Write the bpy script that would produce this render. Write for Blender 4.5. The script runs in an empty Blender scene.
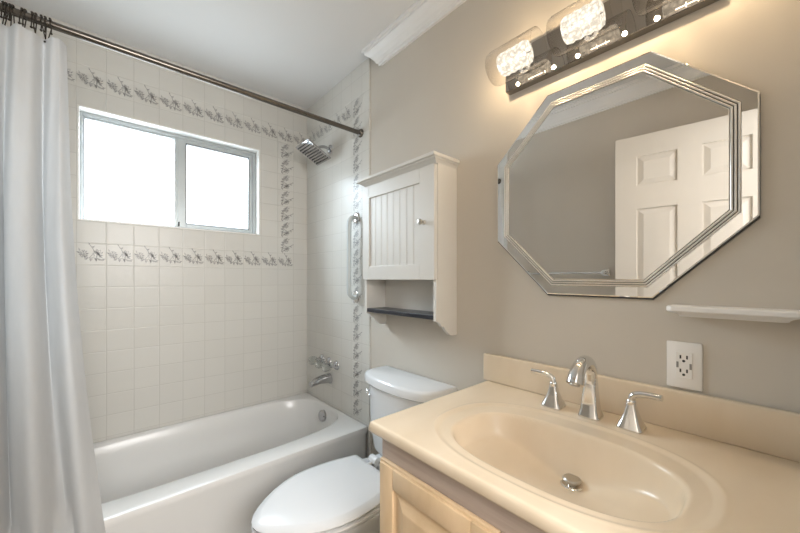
import bpy, bmesh, math, random
from math import sin, cos, pi, radians, sqrt, hypot
from mathutils import Vector, Matrix

random.seed(7)
SC = bpy.context.scene
COL = SC.collection

# ------------------------------------------------------------------ camera
CAMX, CAMZ = -1.12, 1.189
cam_d = bpy.data.cameras.new('camera')
cam = bpy.data.objects.new('camera', cam_d)
COL.objects.link(cam)
cam.location = (CAMX, 0, CAMZ)
cam.rotation_euler = (radians(90), 0, -radians(41.42))
cam_d.sensor_width = 36
cam_d.lens = 15.047
cam_d.shift_y = (279.5 - 266.5) / 800
cam_d.clip_start = 0.02
SC.camera = cam

# ------------------------------------------------------------------ light, exposure
SC.view_settings.view_transform = 'Standard'
SC.view_settings.look = 'None'
SC.view_settings.gamma = 1
SC.view_settings.use_curve_mapping = False
SC.view_settings.exposure = 1.32

w = bpy.data.worlds.new('sky')
SC.world = w
w.use_nodes = True
wn, wl = w.node_tree.nodes, w.node_tree.links
wn['Background'].inputs[1].default_value = 1.3
wtc = wn.new('ShaderNodeTexCoord')
wsep = wn.new('ShaderNodeSeparateXYZ')
wramp = wn.new('ShaderNodeValToRGB')       # bright overcast sky above a dull ground
wramp.color_ramp.elements[0].position = 0.0
wramp.color_ramp.elements[0].color = (0.30, 0.29, 0.27, 1)
wramp.color_ramp.elements[1].position = 0.04
wramp.color_ramp.elements[1].color = (0.86, 0.94, 1.0, 1)
wl.new(wtc.outputs['Generated'], wsep.inputs[0])
wl.new(wsep.outputs[2], wramp.inputs[0])
wl.new(wramp.outputs[0], wn['Background'].inputs[0])


def area(name, loc, rot, sx, sy, power, col):
    d = bpy.data.lights.new(name, 'AREA')
    d.shape = 'RECTANGLE'
    d.size, d.size_y = sx, sy
    d.energy = power
    d.color = col
    o = bpy.data.objects.new(name, d)
    o.location = loc
    o.rotation_euler = rot
    COL.objects.link(o)
    return o


# daylight falling in through the window opening
area('window_daylight', (-1.0, 3.35, 2.75), (-radians(58), 0, 0), 1.6, 1.1, 70, (0.78, 0.90, 1.0))
area('window_glow', (-0.783, 2.47, 1.77), (-pi / 2, 0, 0), 0.86, 0.56, 4.0, (0.84, 0.93, 1.0))
# added fill light, placed unseen in the hall and shining through the doorway
area('hall_fill', (-0.95, -1.25, 1.80), (pi / 2, 0, 0), 1.2, 1.1, 26, (1.0, 0.98, 0.96))

# ------------------------------------------------------------------ materials
MATS = {}


def principled(name, color, rough=0.5, metal=0.0, spec=0.5, coat=0.0, **kw):
    m = bpy.data.materials.new(name)
    m.use_nodes = True
    b = m.node_tree.nodes['Principled BSDF']
    b.inputs['Base Color'].default_value = (*color, 1)
    b.inputs['Roughness'].default_value = rough
    b.inputs['Metallic'].default_value = metal
    b.inputs['Specular IOR Level'].default_value = spec
    b.inputs['Coat Weight'].default_value = coat
    for k, v in kw.items():
        b.inputs[k.replace('_', ' ')].default_value = v
    MATS[name] = m
    return m


def nodes_of(m):
    nt = m.node_tree
    return nt, nt.nodes, nt.links, nt.nodes['Principled BSDF']


def noise_colour(m, c1, c2, scale=5, stretch=(1, 1, 1), detail=4, lo=0.35, hi=0.65, bump=0.0, bscale=None):
    nt, N, L, b = nodes_of(m)
    tc = N.new('ShaderNodeTexCoord')
    mp = N.new('ShaderNodeMapping')
    mp.inputs['Scale'].default_value = stretch
    no = N.new('ShaderNodeTexNoise')
    no.inputs['Scale'].default_value = scale
    no.inputs['Detail'].default_value = detail
    r = N.new('ShaderNodeValToRGB')
    r.color_ramp.elements[0].position = lo
    r.color_ramp.elements[1].position = hi
    r.color_ramp.elements[0].color = (*c1, 1)
    r.color_ramp.elements[1].color = (*c2, 1)
    L.new(tc.outputs['Object'], mp.inputs[0])
    L.new(mp.outputs[0], no.inputs['Vector'])
    L.new(no.outputs['Fac'], r.inputs[0])
    L.new(r.outputs[0], b.inputs['Base Color'])
    if bump:
        n2 = N.new('ShaderNodeTexNoise')
        n2.inputs['Scale'].default_value = bscale or scale
        n2.inputs['Detail'].default_value = 3
        L.new(mp.outputs[0], n2.inputs['Vector'])
        bp = N.new('ShaderNodeBump')
        bp.inputs['Strength'].default_value = bump
        bp.inputs['Distance'].default_value = 0.004
        L.new(n2.outputs['Fac'], bp.inputs['Height'])
        L.new(bp.outputs[0], b.inputs['Normal'])
    return m


def tile_material(name, horiz, u0, du, v0, dv, c1, c2, grout):
    """glazed square wall tiles; horiz = 0 runs along x, 1 along y"""
    m = principled(name, c1, 0.30, spec=0.35)
    nt, N, L, b = nodes_of(m)
    tc = N.new('ShaderNodeTexCoord')
    sp = N.new('ShaderNodeSeparateXYZ')
    L.new(tc.outputs['Object'], sp.inputs[0])

    def math_(op, a, bb=None, c=None):
        n = N.new('ShaderNodeMath')
        n.operation = op
        for i, v in enumerate((a, bb, c)):
            if v is None:
                continue
            if isinstance(v, (int, float)):
                n.inputs[i].default_value = v
            else:
                L.new(v, n.inputs[i])
        return n.outputs[0]

    def edge(s, o, d):
        q = math_('DIVIDE', math_('SUBTRACT', s, o), d)
        f = math_('FRACT', q)
        e = math_('MINIMUM', f, math_('SUBTRACT', 1.0, f))
        return math_('MULTIPLY', e, d), math_('FLOOR', q)
    eu, iu = edge(sp.outputs[horiz], u0, du)
    ev, iv = edge(sp.outputs[2], v0, dv)
    e = math_('MINIMUM', eu, ev)
    mr = N.new('ShaderNodeMapRange')
    mr.inputs[1].default_value = 0.0007
    mr.inputs[2].default_value = 0.0016
    L.new(e, mr.inputs[0])
    cmb = N.new('ShaderNodeCombineXYZ')
    L.new(iu, cmb.inputs[0])
    L.new(iv, cmb.inputs[1])
    wn = N.new('ShaderNodeTexWhiteNoise')
    wn.noise_dimensions = '3D'
    L.new(cmb.outputs[0], wn.inputs['Vector'])
    mx = N.new('ShaderNodeMix')
    mx.data_type = 'RGBA'
    L.new(wn.outputs['Value'], mx.inputs[0])
    mx.inputs[6].default_value = (*c1, 1)
    mx.inputs[7].default_value = (*c2, 1)
    m2 = N.new('ShaderNodeMix')
    m2.data_type = 'RGBA'
    L.new(mr.outputs[0], m2.inputs[0])
    m2.inputs[6].default_value = (*grout, 1)
    L.new(mx.outputs[2], m2.inputs[7])
    L.new(m2.outputs[2], b.inputs['Base Color'])
    mr2 = N.new('ShaderNodeMapRange')
    mr2.inputs[1].default_value = 0.0005
    mr2.inputs[2].default_value = 0.004
    L.new(e, mr2.inputs[0])
    no = N.new('ShaderNodeTexNoise')
    no.inputs['Scale'].default_value = 16
    no.inputs['Detail'].default_value = 1
    L.new(tc.outputs['Object'], no.inputs['Vector'])
    hsum = math_('MULTIPLY_ADD', no.outputs['Fac'], 0.8, mr2.outputs[0])
    bp = N.new('ShaderNodeBump')
    bp.inputs['Strength'].default_value = 0.35
    bp.inputs['Distance'].default_value = 0.0015
    L.new(hsum, bp.inputs['Height'])
    L.new(bp.outputs[0], b.inputs['Normal'])
    return m


PU, PV, V0 = 0.1115, 0.1105, 1.261
TILE1, TILE2, GROUT = (0.66, 0.645, 0.605), (0.68, 0.665, 0.625), (0.56, 0.545, 0.505)
tile_far = tile_material('glazed_tile_far', 0, 0.0, PU, V0, PV, TILE1, TILE2, GROUT)
tile_side = tile_material('glazed_tile_side', 1, 1.5925, PU, V0, PV, TILE1, TILE2, GROUT)
deco_dark = principled('tile_print_dark', (0.33, 0.32, 0.31), 0.3)
deco_mid = principled('tile_print_mid', (0.44, 0.425, 0.41), 0.3)
paint = principled('beige_wall_paint', (0.50, 0.445, 0.375), 0.55)
noise_colour(paint, (0.585, 0.54, 0.475), (0.605, 0.56, 0.495), 3, bump=0.06, bscale=60)
ceil_m = principled('ceiling_paint', (0.76, 0.75, 0.74), 0.8)
noise_colour(ceil_m, (0.76, 0.755, 0.75), (0.78, 0.775, 0.77), 2, bump=0.05, bscale=80)
trim_m = principled('white_trim_paint', (0.82, 0.81, 0.80), 0.35)
noise_colour(trim_m, (0.80, 0.795, 0.79), (0.83, 0.825, 0.82), 4)
door_m = principled('door_paint', (0.80, 0.77, 0.72), 0.4)
noise_colour(door_m, (0.63, 0.60, 0.55), (0.65, 0.62, 0.57), 4)
floor_m = tile_material('floor_tile', 0, 0, 0.3, 0, 0.3, (0.5, 0.46, 0.4), (0.53, 0.49, 0.43), (0.35, 0.32, 0.28))
reveal_m = principled('white_reveal', (0.88, 0.87, 0.84), 0.4)
noise_colour(reveal_m, (0.87, 0.86, 0.83), (0.89, 0.88, 0.85), 6)
alu = principled('window_aluminium', (0.62, 0.65, 0.66), 0.4, 0.35)
noise_colour(alu, (0.44, 0.475, 0.485), (0.47, 0.505, 0.515), 10)
dark_m = principled('dark_gasket', (0.03, 0.03, 0.03), 0.5)
noise_colour(dark_m, (0.025, 0.025, 0.025), (0.04, 0.04, 0.04), 10)
enamel = principled('tub_enamel', (0.76, 0.765, 0.76), 0.2, spec=0.5)
noise_colour(enamel, (0.76, 0.76, 0.75), (0.78, 0.78, 0.77), 2)
china = principled('white_china', (0.82, 0.83, 0.84), 0.12, spec=0.5)
noise_colour(china, (0.72, 0.73, 0.74), (0.73, 0.74, 0.75), 2)
seat_m = principled('white_seat_plastic', (0.84, 0.85, 0.86), 0.25)
noise_colour(seat_m, (0.735, 0.74, 0.75), (0.745, 0.75, 0.76), 2)
chrome = principled('chrome', (0.78, 0.78, 0.78), 0.08, 1.0)
noise_colour(chrome, (0.76, 0.76, 0.76), (0.80, 0.80, 0.80), 8)
nickel = principled('brushed_nickel', (0.55, 0.52, 0.47), 0.28, 1.0)
noise_colour(nickel, (0.53, 0.50, 0.45), (0.57, 0.54, 0.49), 20, (1, 1, 1))
bronze = principled('dark_bronze', (0.06, 0.05, 0.04), 0.35, 0.9)
noise_colour(bronze, (0.05, 0.042, 0.035), (0.08, 0.068, 0.055), 60)
mirror_m = principled('mirror_silver', (0.86, 0.86, 0.855), 0.0, 1.0)
noise_colour(mirror_m, (0.855, 0.855, 0.85), (0.865, 0.865, 0.86), 1)
bead_m = principled('mirror_bead', (0.93, 0.91, 0.88), 0.28, 1.0)
noise_colour(bead_m, (0.92, 0.90, 0.87), (0.94, 0.92, 0.89), 8)
cab_m = principled('cabinet_white_paint', (0.80, 0.785, 0.75), 0.38)
noise_colour(cab_m, (0.68, 0.66, 0.62), (0.70, 0.68, 0.64), 5)
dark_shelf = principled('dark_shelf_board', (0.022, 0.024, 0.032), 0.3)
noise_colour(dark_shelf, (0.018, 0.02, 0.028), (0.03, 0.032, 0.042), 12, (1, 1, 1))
grabm = principled('grab_bar_enamel', (0.74, 0.77, 0.77), 0.25)
noise_colour(grabm, (0.55, 0.585, 0.585), (0.57, 0.605, 0.605), 6)
plate_m = principled('outlet_plastic', (0.86, 0.84, 0.82), 0.3)
noise_colour(plate_m, (0.855, 0.835, 0.815), (0.865, 0.845, 0.825), 6)
marble = principled('cultured_marble', (0.80, 0.68, 0.52), 0.24, spec=0.4, coat=0.0)
noise_colour(marble, (0.72, 0.595, 0.44), (0.79, 0.67, 0.52), 3.5, (1, 2.2, 1), detail=6, lo=0.3, hi=0.7)
oak = principled('light_oak', (0.70, 0.51, 0.31), 0.4)
noise_colour(oak, (0.62, 0.44, 0.26), (0.76, 0.57, 0.37), 14, (6, 1, 0.35), detail=6, lo=0.3, hi=0.7, bump=0.08, bscale=30)
oak_h = principled('light_oak_rail', (0.70, 0.51, 0.31), 0.4)
noise_colour(oak_h, (0.62, 0.44, 0.26), (0.76, 0.57, 0.37), 14, (6, 0.35, 6), detail=6, lo=0.3, hi=0.7, bump=0.08, bscale=30)
face_m = principled('grey_oak_face_frame', (0.46, 0.38, 0.33), 0.45)
noise_colour(face_m, (0.42, 0.34, 0.295), (0.50, 0.42, 0.37), 14, (6, 0.35, 6), detail=6)

rod_m = principled('rod_metal', (0.26, 0.235, 0.205), 0.25, 1.0)
noise_colour(rod_m, (0.15, 0.135, 0.12), (0.18, 0.16, 0.14), 20)
tub_chrome = principled('tub_fitting_chrome', (0.5, 0.5, 0.5), 0.1, 1.0)
noise_colour(tub_chrome, (0.48, 0.48, 0.49), (0.52, 0.52, 0.53), 8)
# curtain cloth: thin white fabric that lets window light through
cloth = principled('curtain_cloth', (0.84, 0.82, 0.80), 0.8, spec=0.1)
nt, N, L, b = nodes_of(cloth)
noise_colour(cloth, (0.68, 0.67, 0.66), (0.71, 0.70, 0.69), 60, (1, 1, 0.2))
tr = N.new('ShaderNodeBsdfTranslucent')
tr.inputs[0].default_value = (0.62, 0.62, 0.62, 1)
mx = N.new('ShaderNodeMixShader')
mx.inputs[0].default_value = 0.38
L.new(b.outputs[0], mx.inputs[1])
L.new(tr.outputs[0], mx.inputs[2])
L.new(mx.outputs[0], N['Material Output'].inputs[0])


def thin_glass(name, tint, refl, rough=0.02, ior=1.45):
    m = bpy.data.materials.new(name)
    m.use_nodes = True
    N, L = m.node_tree.nodes, m.node_tree.links
    N.remove(N['Principled BSDF'])
    t = N.new('ShaderNodeBsdfTransparent')
    t.inputs[0].default_value = (*tint, 1)
    g = N.new('ShaderNodeBsdfGlossy')
    g.inputs['Roughness'].default_value = rough
    lw = N.new('ShaderNodeLayerWeight')
    lw.inputs[0].default_value = 0.5
    pw_ = N.new('ShaderNodeMath')
    pw_.operation = 'POWER'
    pw_.inputs[1].default_value = refl
    m_ = m.node_tree.links.new(lw.outputs['Facing'], pw_.inputs[0])
    no = N.new('ShaderNodeTexNoise')
    no.inputs['Scale'].default_value = 40
    bp = N.new('ShaderNodeBump')
    bp.inputs['Strength'].default_value = 0.02
    L.new(no.outputs['Fac'], bp.inputs['Height'])
    L.new(bp.outputs[0], g.inputs['Normal'])
    mx = N.new('ShaderNodeMixShader')
    L.new(pw_.outputs[0], mx.inputs[0])
    L.new(t.outputs[0], mx.inputs[1])
    L.new(g.outputs[0], mx.inputs[2])
    L.new(mx.outputs[0], N['Material Output'].inputs[0])
    MATS[name] = m
    return m


pane_m = thin_glass('window_glass', (0.96, 0.98, 0.99), 4)
shade_m = thin_glass('clear_shade_glass', (0.95, 0.94, 0.93), 3.2)
acrylic = thin_glass('clear_acrylic', (0.90, 0.92, 0.92), 1.6, 0.1)


def emission(name, col, s, pattern=False):
    m = bpy.data.materials.new(name)
    m.use_nodes = True
    N, L = m.node_tree.nodes, m.node_tree.links
    N.remove(N['Principled BSDF'])
    e = N.new('ShaderNodeEmission')
    e.inputs[0].default_value = (*col, 1)
    e.inputs[1].default_value = s
    if not pattern:
        L.new(e.outputs[0], N['Material Output'].inputs[0])
        return m
    # lit cut crystal: part glow, part see-through, part glint
    tc = N.new('ShaderNodeTexCoord')
    vo = N.new('ShaderNodeTexVoronoi')
    vo.inputs['Scale'].default_value = 90
    mr = N.new('ShaderNodeMapRange')
    mr.inputs[1].default_value = 0.1
    mr.inputs[2].default_value = 0.7
    mr.inputs[3].default_value = s * 1.1
    mr.inputs[4].default_value = s * 0.5
    L.new(tc.outputs['Object'], vo.inputs['Vector'])
    L.new(vo.outputs['Distance'], mr.inputs[0])
    L.new(mr.outputs[0], e.inputs[1])
    t = N.new('ShaderNodeBsdfTransparent')
    t.inputs[0].default_value = (0.95, 0.93, 0.9, 1)
    g = N.new('ShaderNodeBsdfGlossy')
    g.inputs['Roughness'].default_value = 0.05
    m1 = N.new('ShaderNodeMixShader')
    m1.inputs[0].default_value = 0.85
    L.new(t.outputs[0], m1.inputs[1])
    L.new(e.outputs[0], m1.inputs[2])
    m2 = N.new('ShaderNodeMixShader')
    m2.inputs[0].default_value = 0.12
    L.new(m1.outputs[0], m2.inputs[1])
    L.new(g.outputs[0], m2.inputs[2])
    L.new(m2.outputs[0], N['Material Output'].inputs[0])
    return m


bulb_m = emission('bulb_filament', (1.0, 0.82, 0.6), 5)
crystal_m = emission('lit_crystal', (1.0, 0.90, 0.74), 0.75, True)


# ------------------------------------------------------------------ mesh helpers
def box(bm, x0, x1, y0, y1, z0, z1, bev=0.0, seg=2, mi=0, mat=None):
    xs, ys, zs = sorted((x0, x1)), sorted((y0, y1)), sorted((z0, z1))
    vs = [bm.verts.new((x, y, z)) for x in xs for y in ys for z in zs]
    idx = [(0, 1, 3, 2), (4, 6, 7, 5), (0, 4, 5, 1), (2, 3, 7, 6), (0, 2, 6, 4), (1, 5, 7, 3)]
    fs = [bm.faces.new([vs[i] for i in f]) for f in idx]
    for f in fs:
        f.material_index = mi
    if bev > 0:
        es = list({e for f in fs for e in f.edges})
        r = bmesh.ops.bevel(bm, geom=es, offset=bev, segments=seg, affect='EDGES', profile=0.5)
        for f in r['faces']:
            f.material_index = mi
        vs = list({v for f in r['faces'] for v in f.verts} | {v for f in fs if f.is_valid for v in f.verts})
    if mat is not None:
        bmesh.ops.transform(bm, matrix=mat, verts=[v for v in vs if v.is_valid])
    return vs


def loft(bm, rings, closed=True, cap0=True, cap1=True, mi=0):
    R = [[bm.verts.new(p) for p in r] for r in rings]
    n = len(R[0])
    for a, b_ in zip(R, R[1:]):
        for i in range(n if closed else n - 1):
            j = (i + 1) % n
            f = bm.faces.new((a[i], a[j], b_[j], b_[i]))
            f.material_index = mi
    if closed and cap0:
        bm.faces.new(list(reversed(R[0]))).material_index = mi
    if closed and cap1:
        bm.faces.new(R[-1]).material_index = mi
    return R


def frame_for(d):
    d = Vector(d).normalized()
    up = Vector((0, 0, 1)) if abs(d.z) < 0.9 else Vector((1, 0, 0))
    a = d.cross(up).normalized()
    return a, d.cross(a).normalized()


def lathe(bm, prof, loc=(0, 0, 0), axis=(0, 0, 1), n=24, cap0=True, cap1=True):
    """prof = [(radius, distance along axis)]"""
    ax = Vector(axis).normalized()
    a, c = frame_for(ax)
    loc = Vector(loc)
    rings = [[loc + ax * h + (a * cos(2 * pi * i / n) + c * sin(2 * pi * i / n)) * max(r, 1e-4) for i in range(n)] for r, h in prof]
    return loft(bm, rings, True, cap0, cap1)


def tube(bm, pts, rad, n=12, caps=True, flat=1.0):
    pts = [Vector(p) for p in pts]
    rs = rad if isinstance(rad, (list, tuple)) else [rad] * len(pts)
    rings = []
    prev = None
    for i, p in enumerate(pts):
        t = (pts[min(i + 1, len(pts) - 1)] - pts[max(i - 1, 0)]).normalized()
        if prev is None:
            a, _ = frame_for(t)
        else:
            a = (prev - t * prev.dot(t)).normalized()
        prev = a
        c = t.cross(a).normalized()
        rings.append([p + (a * cos(2 * pi * k / n) + c * (sin(2 * pi * k / n) * flat)) * rs[i] for k in range(n)])
    return loft(bm, rings, True, caps, caps)


def catmull(pts, k=8):
    P = [Vector(p) for p in pts]
    P = [P[0] * 2 - P[1]] + P + [P[-1] * 2 - P[-2]]
    out = []
    for i in range(1, len(P) - 2):
        for s in range(k):
            t = s / k
            p0, p1, p2, p3 = P[i - 1:i + 3]
            out.append(0.5 * (2 * p1 + (p2 - p0) * t + (2 * p0 - 5 * p1 + 4 * p2 - p3) * t * t + (3 * p1 - p0 - 3 * p2 + p3) * t ** 3))
    out.append(P[-2])
    return out


def extrude_poly(bm, poly, axis, d0, d1, mi=0):
    """poly of 2D points in the two remaining axes, extruded along axis 0/1/2"""
    def pt(u, v, d):
        return ((d, u, v), (u, d, v), (u, v, d))[axis]
    loft(bm, [[pt(u, v, d0) for u, v in poly], [pt(u, v, d1) for u, v in poly]], mi=mi)


def obj(name, bm, m, parent=None, smooth=None, mods=()):
    bmesh.ops.recalc_face_normals(bm, faces=bm.faces[:])
    me = bpy.data.meshes.new(name)
    if smooth is not None:
        ang = radians(smooth)
        for f in bm.faces:
            f.smooth = True
        for e in bm.edges:
            if len(e.link_faces) == 2 and e.calc_face_angle(0) > ang:
                e.smooth = False
    bm.to_mesh(me)
    bm.free()
    for k in (m if isinstance(m, (list, tuple)) else [m]):
        me.materials.append(k)
    o = bpy.data.objects.new(name, me)
    COL.objects.link(o)
    if parent is not None:
        o.parent = parent
        o.matrix_parent_inverse = Matrix.Translation(parent.location).inverted() if parent.rotation_euler.z == 0 else parent.matrix_basis.inverted()
    return o


def tag(o, label, cat, group=None):
    o['label'] = label
    o['category'] = cat
    if group:
        o['group'] = group
    return o


def thing(name, label, cat, loc=(0, 0, 0), group=None):
    o = bpy.data.objects.new(name, None)
    o.empty_display_size = 0.05
    COL.objects.link(o)
    o.location = loc
    return tag(o, label, cat, group)


def struct(name, bm, m, parent=None, smooth=None):
    o = obj(name, bm, m, parent, smooth)
    if parent is None:
        o['kind'] = 'structure'
    return o


BM = bmesh.new

# ------------------------------------------------------------------ the room
XL, YB, YF, ZC = -1.46, 2.295, -0.042, 2.438
WX0, WX1, WZ0, WZ1 = -1.222, -0.345, 1.485, 2.055   # window opening
DX0, DX1, DZ = -1.33, -0.585, 2.045                 # doorway

bm = BM(); box(bm, -2.0, 0.12, -1.5, YB + 0.14, -0.1, 0); struct('floor', bm, floor_m)
bm = BM(); box(bm, -2.0, 0.12, -1.5, YB + 0.14, ZC, ZC + 0.1); struct('ceiling', bm, ceil_m)
bm = BM(); box(bm, 0, 0.12, -1.5, YB + 0.14, 0, ZC); struct('wall_right', bm, paint)
bm = BM(); box(bm, XL - 0.1, XL, YF, YB, 0, ZC); struct('wall_left', bm, paint)
bm = BM()
box(bm, -2.0, DX0, YF - 0.1, YF, 0, ZC)
box(bm, DX1, 0, YF - 0.1, YF, 0, ZC)
box(bm, DX0, DX1, YF - 0.1, YF, DZ, ZC)
struct('wall_front', bm, paint)
bm = BM()
box(bm, -2.0, 0.0, -1.5, -1.4, 0, ZC)
box(bm, -2.0, -1.9, -1.4, YF - 0.1, 0, ZC)
struct('wall_hall', bm, paint)


# --- printed flower sprays on the border tiles
def motif():
    polys = []

    def leaf(x, y, ang, ln, wd, mi=0):
        c, s = cos(ang), sin(ang)
        pts = [(0, 0), (ln * 0.35, wd / 2), (ln, 0), (ln * 0.35, -wd / 2)]
        polys.append(([(x + c * a - s * b_, y + s * a + c * b_) for a, b_ in pts], mi))

    def stem(pts, wd=0.022, mi=0):
        for (x0, y0), (x1, y1) in zip(pts, pts[1:]):
            d = hypot(x1 - x0, y1 - y0)
            nx, ny = -(y1 - y0) / d * wd / 2, (x1 - x0) / d * wd / 2
            polys.append(([(x0 + nx, y0 + ny), (x0 - nx, y0 - ny), (x1 - nx, y1 - ny), (x1 + nx, y1 + ny)], mi))

    # left open flower: ring of petals drawn by their outlines
    for k in range(8):
        a = 2 * pi * k / 8 + 0.2
        leaf(-0.24 + 0.04 * cos(a), 0.0 + 0.035 * sin(a), a, 0.125, 0.055, k % 2)
    for k in range(5):
        a = 2 * pi * k / 5
        leaf(-0.24, 0.0, a, 0.05, 0.03, 0)
    for k in range(10):
        a = 2 * pi * k / 10 + 0.5
        leaf(-0.25 + 0.10 * cos(a), 0.01 + 0.09 * sin(a), a + 0.8, 0.07, 0.035, (k + 1) % 2)
    for k in range(9):
        a = 2 * pi * k / 9
        leaf(0.20 + 0.11 * cos(a), 0.03 + 0.10 * sin(a), a + 0.9, 0.10, 0.04, k % 2)
    # right flower, a fan of long petals
    for k in range(6):
        a = radians(150 - 48 * k)
        leaf(0.17, 0.05, a, 0.155, 0.06, (k + 1) % 2)
    for k in range(3):
        leaf(0.13 + 0.05 * k, 0.10 - 0.07 * k, radians(-35), 0.17, 0.05, 0)
    # tall bud spray
    stem([(0.10, 0.08), (0.03, 0.22), (-0.05, 0.33)], 0.025)
    leaf(-0.05, 0.33, radians(120), 0.10, 0.05)
    leaf(0.04, 0.22, radians(60), 0.12, 0.045, 1)
    leaf(0.00, 0.26, radians(10), 0.11, 0.04)
    # stems
    stem([(-0.42, 0.05), (-0.33, 0.02), (-0.24, -0.06), (-0.08, -0.14), (0.06, -0.12), (0.22, -0.16), (0.40, -0.22)], 0.02)
    stem([(-0.08, -0.14), (0.02, -0.02), (0.17, 0.05)], 0.02)
    leaf(0.33, -0.18, radians(15), 0.13, 0.05)
    leaf(0.30, -0.17, radians(-60), 0.09, 0.045, 1)
    # leaves
    for x, y, a, m_ in ((-0.36, 0.03, 150, 0), (-0.36, 0.10, 110, 1), (-0.12, -0.12, 230, 0), (-0.05, -0.14, 280, 0), (0.02, -0.13, 250, 1),
                        (0.09, -0.13, 310, 0), (0.15, -0.14, 265, 0), (0.20, -0.15, 320, 1), (-0.18, -0.09, 250, 1)):
        leaf(x, y, radians(a), 0.13, 0.06, m_)
    return polys


MOT = motif()


def print_motif(bm, place, rot, size=0.118):
    c, s = cos(rot), sin(rot)
    for pts, mi in MOT:
        vs = [bm.verts.new(place((c * x - s * y * 1.2) * size, (s * x + c * y * 1.2) * size)) for x, y in pts]
        bm.faces.new(vs).material_index = 1 + mi


# far wall with the window hole, glazed tile with printed border
bm = BM()
yb1 = YB + 0.14
box(bm, XL - 0.1, WX0, YB, yb1, 0, ZC)
box(bm, WX1, 0.0, YB, yb1, 0, ZC)
box(bm, WX0, WX1, YB, yb1, 0, WZ0)
box(bm, WX0, WX1, YB, yb1, WZ1, ZC)
e = 0.0006
ztop, zlow = V0 + 8.5 * PV, V0 + 0.5 * PV
for k in range(13):
    x = -(k + 0.5) * PU
    if k >= 0:
        print_motif(bm, lambda u, v, x=x: (x + u, YB - e, ztop + v - 0.005), 0)
    if k >= 1:
        print_motif(bm, lambda u, v, x=x: (x + u, YB - e, zlow + v), 0)
for k in range(1, 8):
    z = V0 + (k + 0.5) * PV
    print_motif(bm, lambda u, v, z=z: (-1.5 * PU + u, YB - e, z + v), -pi / 2)
struct('wall_back', bm, [tile_far, deco_dark, deco_mid])

# tile field on the right wall above the tub, with rounded edge tiles
YT = 1.52
bm = BM()
bm_edge = [(-0.0, YT), (-0.004, YT), (-0.007, YT + 0.003), (-0.008, YT + 0.008), (-0.008, YB), (0.0, YB)]
loft(bm, [[(x, y, 0.0) for x, y in bm_edge], [(x, y, ZC) for x, y in bm_edge]])
for k in range(5):
    y = 1.5925 + (k + 1.5) * PU
    print_motif(bm, lambda u, v, y=y: (-0.008 - e, y - u, ztop + v), 0)
for k in range(-8, 9):
    z = V0 + (k + 0.5) * PV
    print_motif(bm, lambda u, v, z=z: (-0.008 - e, 1.648 - u, z + v), -pi / 2)
struct('trim_1', bm, [tile_side, deco_dark, deco_mid])
bm = BM()
box(bm, XL, XL + 0.008, YT, YB, 0, ZC)
struct('trim_2', bm, tile_side)

# crown moulding on both long walls
CROWN = [(0, 0), (0.012, 0), (0.013, 0.012), (0.020, 0.016), (0.026, 0.030), (0.040, 0.050), (0.056, 0.066), (0.060, 0.070), (0.060, 0.080), (0.070, 0.083), (0.072, 0.097), (0, 0.097)]
bm = BM()
loft(bm, [[(-d, YF, 2.341 + z) for d, z in CROWN], [(-d, 1.415 + 1.35 * d, 2.341 + z) for d, z in CROWN]])
struct('trim_3', bm, trim_m)
bm = BM()
loft(bm, [[(XL + d, YF, 2.341 + z) for d, z in CROWN], [(XL + d, 1.50, 2.341 + z) for d, z in CROWN]])
struct('trim_4', bm, trim_m)
for nm, y0, y1, x0, x1 in (('baseboard_right', 0.75, YT - 0.01, -0.012, 0), ('baseboard_left', YF, YT - 0.01, XL, XL + 0.012)):
    bm = BM(); box(bm, x0, x1, y0, y1, 0, 0.09, 0.003); struct(nm, bm, trim_m)
# door casing on the front wall
bm = BM()
box(bm, DX0 - 0.06, DX0, YF, YF + 0.014, 0, DZ + 0.06, 0.003)
box(bm, DX1, DX1 + 0.0055, YF, YF + 0.014, 0, DZ + 0.06, 0.001)
box(bm, DX0, DX1, YF, YF + 0.014, DZ, DZ + 0.06, 0.003)
struct('trim_5', bm, trim_m)

# --- window
win = bpy.data.objects.new('window_1', None)
COL.objects.link(win)
win.location = (-0.783, 2.36, WZ0)
win['kind'] = 'structure'
FY = 2.356
bm = BM()
t = 0.006
box(bm, WX0, WX0 + t, YB - 0.001, FY + 0.03, WZ0, WZ1)
box(bm, WX1 - t, WX1, YB - 0.001, FY + 0.03, WZ0, WZ1)
box(bm, WX0 + t, WX1 - t, YB - 0.001, FY + 0.03, WZ1 - t, WZ1)
box(bm, WX0 + t, WX1 - t, YB - 0.001, FY + 0.03, WZ0, WZ0 + t)
obj('window_reveal', bm, reveal_m, win)
bm = BM()
fx0, fx1, fz0, fz1 = WX0 + t, WX1 - t, WZ0 + t, WZ1 - t


def rect_frame(bm, x0, x1, z0, z1, y0, y1, l, r, bt, tp, bev=0.002):
    box(bm, x0, x0 + l, y0, y1, z0, z1, bev)
    box(bm, x1 - r, x1, y0, y1, z0, z1, bev)
    box(bm, x0 + l, x1 - r, y0, y1, z0, z0 + bt, bev)
    box(bm, x0 + l, x1 - r, y0, y1, z1 - tp, z1, bev)


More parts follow.
